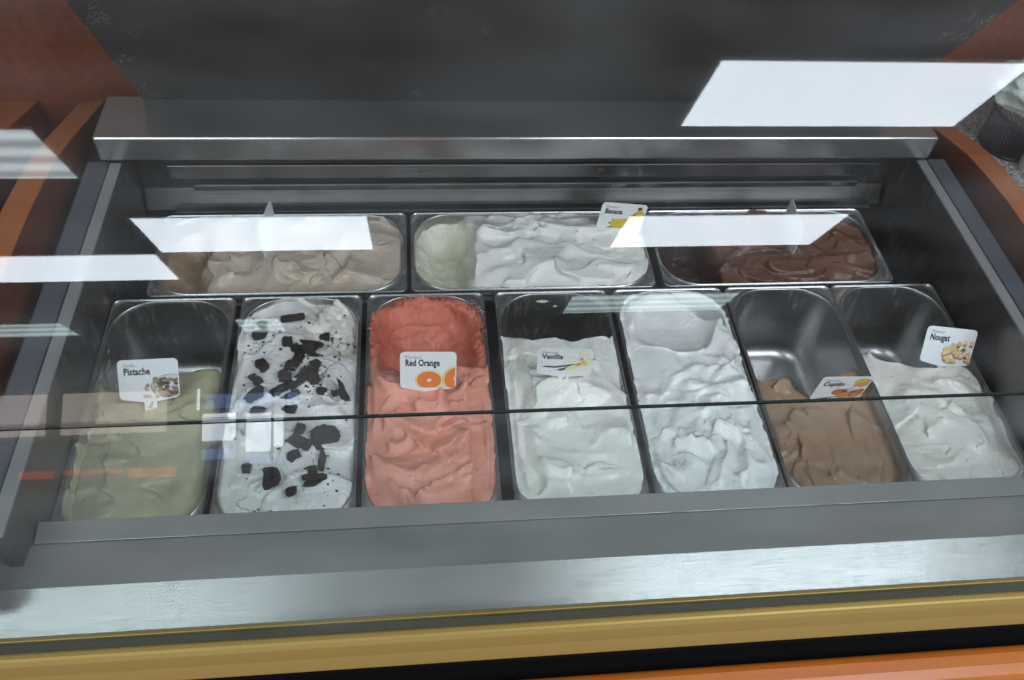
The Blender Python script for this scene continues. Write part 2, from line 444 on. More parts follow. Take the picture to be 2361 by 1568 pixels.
# ------------------------------------------------------------------ pans
def rrect(hx, hy, r, kc=10, ms=4, mw=2):
    pts = []
    for cx, cy, a0 in ((hx - r, hy - r, 0), (-hx + r, hy - r, 90), (-hx + r, -hy + r, 180), (hx - r, -hy + r, 270)):
        for k in range(kc + 1):
            a = R(a0 + 90 * k / kc)
            pts.append((cx + r * math.cos(a), cy + r * math.sin(a)))
    return pts
HX, HY, RC = .0778, .1748, .053
def pan_mesh():
    loops = [(.0800, .1775, .009, -.012), (.0818, .1793, .010, -.009), (.0825, .1800, .0105, -.004), (.0825, .18, .0105, .0012), (.0820, .1795, .010, .0024), (.0812, .1787, .0095, .0020), (.0805, .1780, .009, .0002),
             (HX + .0022, HY + .0022, RC + .0010, .0002), (HX + .0015, HY + .0015, RC + .0008, .0014), (HX + .0006, HY + .0006, RC, .0018), (HX - .0004, HY - .0004, RC, .0004), (HX - .0010, HY - .0010, RC, -.006)]
    for f in (.25, .5, .75, 1.0):
        loops.append((HX - .001 - .007 * f, HY - .001 - .010 * f, RC - .006 * f, -.006 - .094 * f))
    for k in range(1, 7):
        a = R(15 * k)
        ins = .028 * (1 - math.cos(a)); dz = .028 * math.sin(a)
        loops.append((HX - .008 - ins, HY - .011 - ins, max(.018, .050 - ins), -.100 - dz))
    loops.append((.02, .11, .016, -.1285)); loops.append((.004, .09, .003, -.1285))
    v, f, n = [], [], None
    for hx, hy, r, z in loops:
        p = rrect(hx, hy, r); n = len(p)
        v += [(x, y, z) for x, y in p]
    for i in range(len(loops) - 1):
        for k in range(n):
            k2 = (k + 1) % n
            f.append((i * n + k, i * n + k2, (i + 1) * n + k2, (i + 1) * n + k)[::-1])
    f.append(tuple((len(loops) - 1) * n + k for k in range(n)))
    me = bpy.data.meshes.new('pan')
    me.from_pydata(v, [], f); me.update()
    bm = bmesh.new(); bm.from_mesh(me)
    bmesh.ops.recalc_face_normals(bm, faces=bm.faces)
    # normals must look into the pan / up
    bm.faces.ensure_lookup_table()
    if bm.faces[-1].normal.z < 0: bmesh.ops.reverse_faces(bm, faces=bm.faces)
    bm.to_mesh(me); bm.free()
    me.materials.append(M_PAN)
    me.polygons.foreach_set('use_smooth', [True] * len(me.polygons))
    return me
PAN = pan_mesh()

FRONT_X = [-.5191, -.3464, -.1745, .0055, .1780, .3466, .5113]
REAR_X = [-.4784, -.1126, .2594]
slots = {}
for k, x in enumerate(FRONT_X):
    slots['f%d' % (k + 1)] = Matrix.Translation((x + .0825, -.180, 0.0))
for k, x in zip('ABC', REAR_X):
    slots[k] = Matrix.Translation((x + .18, .0043 + .0825, 0.0)) @ Matrix.Rotation(R(-90), 4, 'Z')
pan_labels = {
    'f1': 'steel tray of olive green pistachio gelato, its rear end scraped bare', 'f2': 'steel tray filled with white gelato and dark cookie pieces',
    'f3': 'steel tray of pink red-orange gelato', 'f4': 'steel tray of white vanilla gelato with its rear end empty',
    'f5': 'steel tray heaped with plain white gelato without a flavour card', 'f6': 'steel tray half full of light brown gelato',
    'f7': 'steel tray of off-white nougat gelato with its rear end empty', 'A': 'sideways steel tray of beige hazelnut-coloured gelato',
    'B': 'sideways steel tray of white banana gelato', 'C': 'sideways steel tray of dark chocolate gelato'}
for k, m in slots.items():
    o = bpy.data.objects.new('gelato_pan', PAN); col.objects.link(o); o.matrix_world = m
    tag(o, pan_labels[k], 'tray', 'steel gelato trays in the case')
# thin steel bars that carry the trays between the rows
P(box('tray_bar', XL + .001, XR - .001, -.0032, .0068, -.030, -.0125, M_LINER))

# ------------------------------------------------------------------ gelato surfaces
def smooth(a, b, x):
    t = np.clip((x - a) / (b - a), 0, 1); return t * t * (3 - 2 * t)
class VN:
    """value noise in two dimensions"""
    def __init__(s, seed): s.g = np.random.default_rng(seed).random((64, 64))
    def __call__(s, x, y, f, oct=3):
        out = 0; amp = 1; tot = 0
        for o in range(oct):
            X = x * f + 17.3 * o; Y = y * f + 5.1 * o
            xi = np.floor(X).astype(int); yi = np.floor(Y).astype(int)
            fx = X - xi; fy = Y - yi; fx = fx * fx * fx * (fx * (fx * 6 - 15) + 10); fy = fy * fy * fy * (fy * (fy * 6 - 15) + 10)
            g = s.g; a = g[xi % 64, yi % 64]; b = g[(xi + 1) % 64, yi % 64]; c = g[xi % 64, (yi + 1) % 64]; d = g[(xi + 1) % 64, (yi + 1) % 64]
            out = out + amp * ((a * (1 - fx) + b * fx) * (1 - fy) + (c * (1 - fx) + d * fx) * fy)
            tot += amp; amp *= .5; f *= 2.03
        return out / tot - .5

def rr_inside(x, y):
    qx = np.abs(x) - (HX - RC); qy = np.abs(y) - (HY - RC)
    return RC - (np.hypot(np.maximum(qx, 0), np.maximum(qy, 0)) + np.minimum(np.maximum(qx, qy), 0))

class Gel:
    NU, NV = 112, 252
    def __init__(s, seed):
        s.r = np.random.default_rng(seed); s.n = VN(seed + 100)
        v = np.linspace(-1, 1, s.NV) * (HY + .0016)
        q = np.maximum(np.abs(v) - (HY - RC), 0)
        hw = (HX - RC) + np.sqrt(np.maximum((RC + .0017) ** 2 - q ** 2, 0))
        u = np.linspace(-1, 1, s.NU)
        s.X = u[:, None] * hw[None, :]; s.Y = np.repeat(v[None, :], s.NU, 0)
        s.d = rr_inside(s.X, s.Y)
        s.tone = np.zeros_like(s.X)
        s.h = np.zeros_like(s.X)
        a = s.n(s.X, s.Y, 22, 1); b = s.n(s.X + 3, s.Y + 7, 22, 1)
        s.WX = s.X + a * .010; s.WY = s.Y + b * .010
    def base(s, lvl, dome, nz=.006):
        s.h = lvl + dome * smooth(0, .045, s.d) + nz * s.n(s.X, s.Y, 16, 1)
    def stroke(s, pts, w, z0, z1, curv=.004, lip=.003, side=1, keep=.0, flat=.82, tilt=.0):
        pts = np.array(pts); best = np.full(s.X.shape, 9.); sg = np.zeros_like(s.X); T = np.zeros_like(s.X)
        n = len(pts) - 1
        for i in range(n):
            a, b = pts[i], pts[i + 1]; e = b - a; L2 = (e ** 2).sum() + 1e-12
            dx, dy = s.WX - a[0], s.WY - a[1]
            t = np.clip((dx * e[0] + dy * e[1]) / L2, 0, 1)
            ex, ey = dx - t * e[0], dy - t * e[1]
            dd = np.hypot(ex, ey)
            cr = np.sign(e[0] * dy - e[1] * dx)
            m = dd < best
            best = np.where(m, dd, best); sg = np.where(m, cr, sg); T = np.where(m, (i + t) / n, T)
        q = best / w
        m = np.where(sg * side > 0, 1 - smooth(flat, 1.0, q), 1 - smooth(.15, 1.0, q))
        fl = z0 + (z1 - z0) * T + curv * q ** 2 + tilt * sg * side * np.minimum(q, 1)
        new = fl * (1 - keep) + s.h * keep
        s.h = s.h * (1 - m) + new * m
        wt = np.where(sg * side > 0, 1.0, .0) * (.25 + .75 * T)
        s.h = s.h + lip * np.exp(-((q - 1.03) / .13) ** 2) * wt
    def swirl(s, n, wr=(.010, .022), zr=(-.003, .006), lip=(.0015, .0045), region=(-.165, .165), bend=60, xr=.06, lvl=0, head=None, keep=.25, gain=1.2):
        r = s.r
        for _ in range(n):
            x, y = r.uniform(-xr, xr), r.uniform(*region)
            a = r.uniform(0, 2 * math.pi) if head is None else R(head + r.normal() * 28 + (180 if r.random() < .4 else 0))
            L = r.uniform(.04, .11); k = r.uniform(-bend, bend) / .05
            pts = [(x, y)]
            for i in range(7):
                x += math.cos(a) * L / 7; y += math.sin(a) * L / 7; a += R(k * L / 7)
                pts.append((x, y))
            z = r.uniform(*zr) + lvl
            s.stroke(pts, r.uniform(*wr), z, z + r.uniform(-.002, .005), r.uniform(.001, .006), r.uniform(*lip), 1 if r.random() < .5 else -1, keep, tilt=r.uniform(-.008, .008))
        s.soften()
        inn = s.d > .01
        mu = s.h[inn].mean(); s.h = mu + (s.h - mu) * gain
    def edge(s, lvl, width=.010, amp=.004):
        e = lvl + amp * s.n(s.X, s.Y, 55, 2)
        m = smooth(0, width, s.d)
        s.h = np.where(s.h > e, e * (1 - m) + s.h * m, s.h)
        # ragged film climbing the wall
        f = (1 - smooth(.0, .0045, s.d)) * smooth(-.02, .28, s.n(s.X + 9, s.Y, 30, 3)) * (s.h > lvl - .02)
        s.h = s.h + f * min(.016, max(.0035, .0025 - lvl)) * (.5 + 1.2 * (s.n(s.X, s.Y + 5, 45, 2) + .5))
        s.h = np.where((s.d < .006) & (s.h > .004), .004, s.h)
    def curls(s, n, region=(-.16, .16), ht=.0035):
        """thin lips of gelato left where the spatula lifted off"""
        r = s.r
        for _ in range(n):
            x, y, a = r.uniform(-.055, .055), r.uniform(*region), r.uniform(0, 6.28)
            L = r.uniform(.03, .075); k = r.uniform(50, 150) * (1 if r.random() < .5 else -1); pts = [(x, y)]
            for i in range(9):
                x += math.cos(a) * L / 9; y += math.sin(a) * L / 9; a += R(k) / 9; pts.append((x, y))
            if s.height(*pts[4]) < -.05: continue
            pts = np.array(pts); best = np.full(s.X.shape, 9.); sg = np.zeros_like(s.X); T = np.zeros_like(s.X)
            for i in range(9):
                p, q = pts[i], pts[i + 1]; e = q - p; dx, dy = s.WX - p[0], s.WY - p[1]
                t = np.clip((dx * e[0] + dy * e[1]) / (e @ e), 0, 1); dd = np.hypot(dx - t * e[0], dy - t * e[1]); m = dd < best
                best = np.where(m, dd, best); sg = np.where(m, np.sign(e[0] * dy - e[1] * dx), sg); T = np.where(m, (i + t) / 9, T)
            w = np.where(sg > 0, .0016, .009); env = np.sin(np.pi * np.clip(T, .02, .98)) ** .6
            s.h = s.h + ht * r.uniform(.5, 1.2) * env * np.exp(-(best / w) ** 1.6)
            s.h = s.h - ht * .5 * env * np.where(sg > 0, np.exp(-((best - .004) / .0035) ** 2), 0)
    def detail(s, n=14, region=(-.16, .16), lip=.0012):
        """small scrapes, torn creases and pores"""
        r = s.r
        s.soften(3); s.curls(max(3, n // 2), region)
        for _ in range(n // 3):
            x, y, a = r.uniform(-.06, .06), r.uniform(*region), r.uniform(0, 6.28)
            L = r.uniform(.012, .040); k = r.uniform(-50, 50); pts = [(x, y)]
            for i in range(5):
                x += math.cos(a) * L / 5; y += math.sin(a) * L / 5; a += R(k) / 5; pts.append((x, y))
            z = s.height(*pts[2])
            if z < -.05: continue
            s.stroke(pts, r.uniform(.004, .009), z - .001, z + .0005, .001, lip * r.uniform(.4, 1.3), 1 if r.random() < .5 else -1, .55, flat=.75)
        p = s.n(s.X, s.Y, 150, 2)
        s.h = s.h - .0010 * smooth(.32, .38, p) * (s.h > -.04)
        c = s.n(s.X + 2, s.Y, 60, 3)
        s.h = s.h - .0008 * np.exp(-(c / .012) ** 2) * smooth(.05, .25, s.n(s.X, s.Y + 3, 24, 1)) * (s.h > -.04)
    def cut(s, vb, fall, rough=.012, to=-.16, sgn=1, bow=0.0, tonew=0, slope=0.0):
        """remove everything beyond v=vb (sgn=+1: rear)"""
        line = vb + rough * 2 * s.n(s.X, s.Y, 26, 2) + bow * (s.X / HX) ** 2 + slope * s.X
        t = smooth(0, fall, sgn * (s.Y - line))
        s.h = s.h * (1 - t) + to * t
        if tonew: s.tone = np.maximum(s.tone, smooth(0, fall * .4, sgn * (s.Y - line)) * tonew)
    def soften(s, n=2):
        for _ in range(n):
            p = np.pad(s.h, 1, mode='edge')
            s.h = (p[:-2, 1:-1] + p[2:, 1:-1] + p[1:-1, :-2] + p[1:-1, 2:] + 2 * p[1:-1, 1:-1]) / 6
    def fine(s, amp=.0006, f=220): s.h = s.h + amp * s.n(s.X, s.Y, f, 3)
    def height(s, x, y):
        i = np.argmin((s.X - x) ** 2 + (s.Y - y) ** 2); return float(s.h.flat[i])
    def build(s, slot, mat, label):
        NU, NV = s.NU, s.NV
        # let the ridges lean over so that folds overhang a little
        hb = s.h.copy()
        for _ in range(22):
            p = np.pad(hb, 1, mode='edge'); hb = (p[:-2, 1:-1] + p[2:, 1:-1] + p[1:-1, :-2] + p[1:-1, 2:] + 2 * p[1:-1, 1:-1]) / 6
        hp = np.clip(s.h - hb, -.0010, .0035) * smooth(.004, .016, s.d) * (s.h > -.035)
        an = 6.28 * 1.3 * s.n(s.X + 4, s.Y + 1, 14, 1) + s.r.uniform(0, 6.28)
        V = np.stack([s.X + 2.0 * hp * np.cos(an), s.Y + 2.0 * hp * np.sin(an), s.h], -1).reshape(-1, 3)
        i = np.arange(NU - 1)[:, None] * NV + np.arange(NV - 1)[None, :]
        F = np.stack([i, i + NV, i + NV + 1, i + 1], -1).reshape(-1, 4)
        me = bpy.data.meshes.new('gelato')
        me.vertices.add(len(V)); me.vertices.foreach_set('co', V.astype(np.float32).ravel())
        me.loops.add(F.size); me.loops.foreach_set('vertex_index', F.astype(np.int32).ravel())
        me.polygons.add(len(F)); me.polygons.foreach_set('loop_start', (np.arange(len(F)) * 4).astype(np.int32))
        me.update(calc_edges=True)
        me.polygons.foreach_set('use_smooth', np.ones(len(F), bool))
        at = me.attributes.new('tone', 'FLOAT', 'POINT'); at.data.foreach_set('value', s.tone.astype(np.float32).ravel())
        o = link('gelato', me, mat)
        o.matrix_world = slots[slot]
        tag(o, label, 'gelato', 'gelato in the trays')
        return o

def gel_mat(name, ca, cb, rough=0.33, sss=0.12, var=0.10, fine=0.20, rough_b=None):
    m, nt, N, L, b = new_mat(name)
    at = N.new('ShaderNodeAttribute'); at.attribute_name = 'tone'
    mix = N.new('ShaderNodeMix'); mix.data_type = 'RGBA'
    L.new(at.outputs['Fac'], mix.inputs['Factor'])
    n1 = noise(nt, 45, 2, 0.6); n2 = noise(nt, 420, 1, 0.6)
    ra = ramp(nt, n1.outputs['Fac'], [(0.3, tuple(c * (1 - var) for c in ca)), (0.7, tuple(min(1, c * (1 + var * .4)) for c in ca))])
    rb = ramp(nt, n1.outputs['Fac'], [(0.3, tuple(c * (1 - 2.2 * var) for c in cb)), (0.7, tuple(min(1, c * (1 + var)) for c in cb))])
    L.new(ra.outputs[0], mix.inputs['A']); L.new(rb.outputs[0], mix.inputs['B'])
    L.new(mix.outputs['Result'], b.inputs['Base Color'])
    b.inputs['Roughness'].default_value = rough
    if rough_b is not None:
        mr = N.new('ShaderNodeMapRange'); mr.inputs['To Min'].default_value = rough; mr.inputs['To Max'].default_value = rough_b
        L.new(at.outputs['Fac'], mr.inputs['Value']); L.new(mr.outputs[0], b.inputs['Roughness'])
    b.inputs['Specular IOR Level'].default_value = 0.5
    if sss > 0:
        b.inputs['Subsurface Weight'].default_value = sss
        b.inputs['Subsurface Radius'].default_value = (1.0, 0.7, 0.5)
        b.inputs['Subsurface Scale'].default_value = 0.003
    bump(nt, n2.outputs['Fac'], fine, 0.001, b)
    return m

G_PIST = gel_mat('pistachio_gelato', (0.48, 0.455, 0.295), (0.32, 0.31, 0.13))
G_COOK = gel_mat('cookie_gelato', (0.78, 0.76, 0.75), (0.78, 0.74, 0.66))
G_ORNG = gel_mat('red_orange_gelato', (0.78, 0.310, 0.220), (0.66, 0.165, 0.105), 0.48, rough_b=0.55, var=.06)
G_VANI = gel_mat('vanilla_gelato', (0.83, 0.815, 0.76), (0.72, 0.70, 0.58), var=.04)
G_WHIT = gel_mat('plain_white_gelato', (0.83, 0.83, 0.82), (0.76, 0.75, 0.73), var=.04)
G_CUPI = gel_mat('light_brown_gelato', (0.37, 0.235, 0.15), (0.20, 0.09, 0.04), 0.3)
G_NOUG = gel_mat('nougat_gelato', (0.76, 0.73, 0.67), (0.66, 0.60, 0.50), var=.05)
G_HAZE = gel_mat('beige_gelato', (0.57, 0.465, 0.375), (0.38, 0.25, 0.15), 0.32)
G_BANA = gel_mat('banana_gelato', (0.80, 0.785, 0.735), (0.74, 0.70, 0.53), 0.42, var=.05, rough_b=.5)
G_CHOC = gel_mat('chocolate_gelato', (0.150, 0.070, 0.044), (0.048, 0.020, 0.014), 0.38, sss=0.0, rough_b=.55)

# pistachio
g = Gel(11); g.base(-.020, .005, .006)
g.swirl(12, (.022, .042), (-.006, .006), (.002, .004), (-.16, .06), 55, .055, -.018, keep=.35)
g.cut(.058, .045, .026, sgn=1, bow=-.004, slope=.25, tonew=.8)
g.detail(8, (-.16, .05))
g.edge(-.020, .008); g.fine(.0006); GP = g
pist_gel = g.build('f1', G_PIST, 'olive green pistachio gelato with broad smooth folds')
# cookie
g = Gel(12); g.base(-.002, .008, .006)
g.swirl(20, (.014, .028), (-.002, .008), (.001, .003), (-.16, .16), 50, .06, .002, keep=.35)
rear = smooth(.06, .10, g.Y + .4 * (.02 - g.X) * 0 + .02 * g.n(g.X, g.Y, 40)) * smooth(-.02, .02, g.X)
g.h = g.h - .012 * rear + rear * .006 * g.n(g.X, g.Y, 120, 3); g.tone = rear * .9
g.detail(16)
g.edge(.001, .010); g.fine(.0009, 260); GC = g
cookie_gel = g.build('f2', G_COOK, 'white gelato strewn with dark broken cookies')
# red orange
g = Gel(23); g.base(0, .016, .006)
g.swirl(26, (.014, .030), (.002, .018), (.002, .005), (-.16, .05), 75, .055, 0, keep=.3)
g.stroke([(.052, -.15), (.056, -.10), (.058, -.02), (.057, .03)], .014, .002, .004, .002, .004, -1, .1)
for (x, y, a) in ((-.01, -.045, .2), (.005, -.012, 1.5), (-.02, .012, 2.4)):
    g.stroke([(x - .03 * math.cos(a), y - .03 * math.sin(a)), (x, y), (x + .03 * math.cos(a + .6), y + .03 * math.sin(a + .6))], .016, .018, .028, .006, .005, 1, .1)
g.stroke([(-.03, -.03), (0, -.05), (.03, -.035), (.035, -.01)], .013, .012, .016, .004, .005, -1, .1)
sc = smooth(.036, .072, g.Y + .034 * g.n(g.X, g.Y, 40, 2) - .10 * np.maximum(0, np.abs(g.X) - .03) )
bowl = -.052 + .020 * smooth(.06, .0, g.d) + .008 * g.n(g.X, g.Y, 60, 3)
wallcoat = (1 - smooth(.004, .026, g.d)) * (.70 + .6 * g.n(g.X, g.Y, 40, 3))
bowl = bowl + wallcoat * (.046 + .016 * g.n(g.X, g.Y, 90, 3))
bowl = np.minimum(bowl, -.003 + .004 * g.n(g.X, g.Y, 60, 2))
g.h = g.h * (1 - sc) + bowl * sc; g.tone = np.clip(sc * 1.3, 0, 1) * (.80 + .5 * g.n(g.X, g.Y, 80, 3)) + .12 * smooth(.004, -.006, g.h) * (1 - sc)
g.detail(18, (-.16, .04), .002)
g.edge(.001, .010); g.h = g.h + sc * .006 * g.n(g.X, g.Y, 130, 3); g.fine(.0008, 230); GO = g
orange_gel = g.build('f3', G_ORNG, 'pink red-orange gelato in peaks with a deep red scooped hollow')
# vanilla
g = Gel(14); g.base(.000, .016, .007)
g.swirl(18, (.018, .036), (.002, .017), (.0015, .004), (-.16, .09), 60, .055, 0, keep=.35)
g.stroke([(-.03, -.02), (0, .0), (.02, .02)], .024, .022, .030, .004, .003, 1, .2)
g.stroke([(-.055, -.14), (-.06, -.05), (-.06, .06)], .010, -.001, .002, .002, .003, 1, .1)
g.cut(.088, .022, .016, bow=.016)
g.detail(10, (-.16, .08))
g.edge(.001, .012); g.fine(.0007); GV = g
vanilla_gel = g.build('f4', G_VANI, 'smooth white vanilla gelato with soft ridges')
# plain white
g = Gel(15); g.base(.003, .012, .006)
g.swirl(32, (.011, .024), (.001, .014), (.0015, .0042), (-.165, .09), 70, .062, 0, keep=.3)
rq = np.hypot((g.X + .006) / .060, (g.Y - .112) / .056) + .30 * g.n(g.X, g.Y, 24, 2) - .05 * np.sin(g.X * 60)
bw = 1 - smooth(.80, 1.0, rq)
g.h = g.h * (1 - bw) + bw * (-.008 + .010 * rq ** 2 + .15 * (g.Y - .11) * (g.Y > .11) + .004 * g.n(g.X, g.Y, 20, 2))
g.h = g.h + .003 * np.exp(-((rq - 1.02) / .07) ** 2)
g.tone = bw * .6
hole = smooth(.0, .012, (g.X - .030) * .7 + (g.Y - .120) * .7 - .012 + .012 * g.n(g.X, g.Y, 90, 2)) * smooth(.0, .01, g.d - .004)
g.h = g.h - hole * .05
g.detail(20, (-.16, .05))
g.edge(.001, .008); g.fine(.0008, 240); GW = g
g.build('f5', G_WHIT, 'plain white gelato worked into small waves with a scooped rear')
# light brown
g = Gel(16); g.base(-.012, .006, .006)
g.swirl(12, (.020, .036), (-.005, .007), (.002, .0045), (-.165, .0), 55, .06, -.010, head=90, keep=.3)
g.cut(-.008, .03, .018, bow=.035, tonew=.6)
g.detail(8, (-.16, -.02))
g.edge(-.008, .008, .006); g.fine(.0006); GB = g
brown_gel = g.build('f6', G_CUPI, 'light brown glossy gelato with long soft furrows')
# nougat
g = Gel(17); g.base(-.004, .010, .006)
g.swirl(16, (.020, .040), (-.002, .010), (.001, .0032), (-.165, .03), 60, .06, 0, keep=.4)
g.stroke([(.0, .0), (.03, .012), (.05, .02)], .014, .004, .012, .004, .003, 1, .2)
g.cut(.028, .022, .010, slope=-.25)
g.detail(10, (-.16, .02))
g.edge(.0, .010); g.fine(.0006); GN = g
nougat_gel = g.build('f7', G_NOUG, 'off-white nougat gelato with gentle smears')
# beige
g = Gel(48); g.base(-.010, .006, .006)
g.swirl(22, (.018, .036), (-.006, .007), (.002, .005), (-.10, .165), 70, .055, -.006, keep=.3)
sc = smooth(-.100, -.125, g.Y + .03 * g.n(g.X, g.Y, 40, 3))
bowl = -.055 + .03 * smooth(.035, .0, g.d) + .008 * g.n(g.X, g.Y, 90, 3)
g.h = g.h * (1 - sc) + bowl * sc; g.tone = sc * .9
g.detail(16, (-.10, .16))
g.edge(-.008, .008); g.fine(.0006); GA = g
hazel_gel = g.build('A', G_HAZE, 'beige glossy gelato with thin curling ridges')
# banana
g = Gel(19); g.base(.000, .014, .006)
g.swirl(22, (.014, .030), (.002, .016), (.001, .0035), (-.09, .165), 45, .055, 0, head=80, keep=.35)
sc = smooth(-.085, -.108, g.Y + .03 * g.n(g.X, g.Y, 40, 3))
bowl = -.055 + .040 * smooth(.04, .0, g.d) + .010 * g.n(g.X, g.Y, 80, 3)
g.h = g.h * (1 - sc) + bowl * sc; g.tone = sc * (.75 + .8 * g.n(g.X, g.Y, 60, 3))
g.detail(14, (-.08, .16))
g.edge(.001, .008); g.h = g.h + sc * .004 * g.n(g.X, g.Y, 160, 3); g.fine(.0006); GBn = g
g.build('B', G_BANA, 'creamy white banana gelato with an icy yellowish scooped end')
# chocolate
g = Gel(20); g.base(-.012, .006, .006)
g.swirl(24, (.012, .024), (-.006, .008), (.002, .005), (-.075, .165), 60, .055, -.006, head=85, keep=.3)
sc = smooth(-.078, -.092, g.Y + .02 * g.n(g.X, g.Y, 40, 3))
bowl = -.070 + .045 * smooth(.04, .0, g.d) + .008 * g.n(g.X, g.Y, 90, 3)
g.h = g.h * (1 - sc) + bowl * sc; g.tone = sc
g.detail(18, (-.06, .16))
g.edge(-.010, .008); g.h = g.h + sc * .004 * g.n(g.X, g.Y, 160, 3); g.fine(.0006); GCh = g
g.build('C', G_CHOC, 'dark chocolate gelato with shiny curls and a deep scooped end')

# ------------------------------------------------------------------ cookie pieces
def cookie_mat():
    m, nt, N, L, b = new_mat('black_cookie')
    n = noise(nt, 260, 4, 0.7)
    r = ramp(nt, n.outputs['Fac'], [(0.3, (0.008, 0.006, 0.005)), (0.75, (0.050, 0.038, 0.032))])
    L.new(r.outputs[0], b.inputs['Base Color']); b.inputs['Roughness'].default_value = 0.75
    b.inputs['Specular IOR Level'].default_value = 0.2
    bump(nt, n.outputs['Fac'], 0.5, 0.001, b)
    return m
M_COOKIE = cookie_mat()
F2 = slots['f2'].translation
def chunk_mesh(pts2, th, seed, nm='cookie_piece'):
    r = random.Random(seed); n = len(pts2)
    v = []
    for z, s in ((-th / 2, .93), (-th * .2, 1.0), (th * .25, 1.0), (th / 2, .92)):
        for x, y in pts2:
            j = r.uniform(-.0006, .0006)
            v.append((x * s + j, y * s + j * .7, z + r.uniform(-.0004, .0004)))
    f = []
    for l in range(3):
        for k in range(n):
            f.append((l * n + k, l * n + (k + 1) % n, (l + 1) * n + (k + 1) % n, (l + 1) * n + k))
    f.append(tuple(range(n))[::-1]); f.append(tuple(3 * n + k for k in range(n)))
    me = bpy.data.meshes.new(nm); me.from_pydata(v, [], f); me.update()
    me.materials.append(M_COOKIE)
    return me
def poly_ellipse(a, b, n=20, jag=.06, cutx=None, seed=0):
    r = random.Random(seed); out = []
    for k in range(n):
        t = 2 * math.pi * k / n; s = 1 + r.uniform(-jag, jag)
        x, y = a * math.cos(t) * s, b * math.sin(t) * s
        if cutx is not None and x > cutx * a: x = cutx * a + r.uniform(-.12, .12) * a
        out.append((x, y))
    return out
def poly_chunk(a, b, seed):
    r = random.Random(seed); n = r.choice((4, 5, 5, 6)); ph = r.uniform(0, 6.3); cor = []
    for k in range(n):
        t = ph + 2 * math.pi * (k + r.uniform(-.3, .3)) / n
        c, s_ = math.cos(t), math.sin(t)
        q = (abs(c) ** 4 + abs(s_) ** 4) ** -.25 * r.uniform(.78, 1.08)
        cor.append((a * c * q, b * s_ * q))
    out = []
    for k in range(n):
        p, q = cor[k], cor[(k + 1) % n]
        m = max(2, int(math.hypot(p[0] - q[0], p[1] - q[1]) / .0022))
        for j in range(m):
            f = j / m; out.append((p[0] + (q[0] - p[0]) * f + r.uniform(-.0005, .0005), p[1] + (q[1] - p[1]) * f + r.uniform(-.0005, .0005)))
    return out
pieces = [  # x, y (world), a, b, rot, tilt, kind
    (-.2726, -.0444, .0175, .0115, 20, 28, 'd'), (-.3151, -.0745, .0100, .0085, 0, 15, 'c'), (-.2770, -.0898, .0080, .0075, 40, 10, 'c'),
    (-.2500, -.0850, .0190, .0045, -18, 30, 'c'), (-.2440, -.1040, .0225, .0150, 5, 18, 'h'), (-.3081, -.1258, .0085, .0125, 0, 14, 'c'),
    (-.3176, -.1435, .0055, .0050, 0, 5, 'c'), (-.3092, -.1532, .0062, .0055, 20, 10, 'c'), (-.2762, -.1474, .0088, .0080, 15, 12, 'c'),
    (-.2715, -.1331, .0080, .0065, 60, 10, 'c'), (-.2483, -.1437, .0130, .0095, 30, 12, 'c'), (-.2784, -.1661, .0170, .0060, 32, 20, 'c'),
    (-.2110, -.1735, .0042, .0215, 22, 35, 'c'), (-.2005, -.1739, .0042, .0225, 22, 35, 'c'), (-.3088, -.1753, .0130, .0070, 32, 24, 'c'),
    (-.2279, -.1716, .0065, .0040, 0, 8, 'c'), (-.2660, -.1941, .0080, .0060, 0, 14, 'c'), (-.3067, -.1957, .0090, .0055, 0, 14, 'c'),
    (-.2224, -.2399, .0205, .0165, 200, 12, 'd'), (-.2519, -.2256, .0065, .0070, 0, 10, 'c'), (-.2541, -.2448, .0145, .0085, -20, 14, 'c'),
    (-.2561, -.2656, .0090, .0060, 25, 10, 'c'), (-.2232, -.2734, .0055, .0150, 8, 20, 'c'), (-.2297, -.2973, .0135, .0035, 8, 20, 'c'),
    (-.2310, -.3042, .0125, .0032, 12, 30, 'c'), (-.2552, -.3118, .0045, .0170, 6, 30, 'c'), (-.3095, -.2784, .0050, .0065, 0, 8, 'c'),
    (-.2816, -.3007, .0150, .0160, 190, 10, 'h'), (-.2314, -.0694, .0075, .0060, 0, 10, 'c'), (-.3127, -.0597, .0060, .0045, 30, 8, 'c'),
    (-.2600, -.1180, .0120, .0070, 70, 20, 'c'), (-.2380, -.1290, .0080, .0070, 10, 20, 'c'), (-.2560, -.1560, .0140, .0050, 40, 26, 'c'), (-.2390, -.1520, .0070, .0090, 0, 18, 'c'),
    (-.2650, -.1010, .0080, .0060, 110, 18, 'c'), (-.2660, -.1760, .0120, .0040, 20, 26, 'c'), (-.2420, -.2520, .0080, .0060, 60, 18, 'c'), (-.2330, -.2850, .0060, .0050, 10, 22, 'c')]
for i, (x, y, a, b, ro, ti, kd) in enumerate(pieces):
    if kd == 'd': pts = poly_ellipse(a, b, 44, .045, .72, i)
    elif kd == 'h': pts = poly_ellipse(a, b, 40, .07, .25, i)
    else:
        pts = poly_chunk(a * 1.15, b * 1.15, i + 50)
    lx, ly = x - F2.x, y - F2.y
    o = bpy.data.objects.new('cookie_piece', chunk_mesh(pts, .0095 if min(a, b) > .006 else .0075, i)); col.objects.link(o)
    o.parent = cookie_gel
    o.location = (lx, ly, GC.height(lx, ly) + (.0030 if kd != 'd' else .0016))
    o.rotation_euler = (R((ti + 6) * 1.35 * random.Random(i + 3).choice((-1, 1))), R(random.Random(i).uniform(-16, 16)), R(ro))
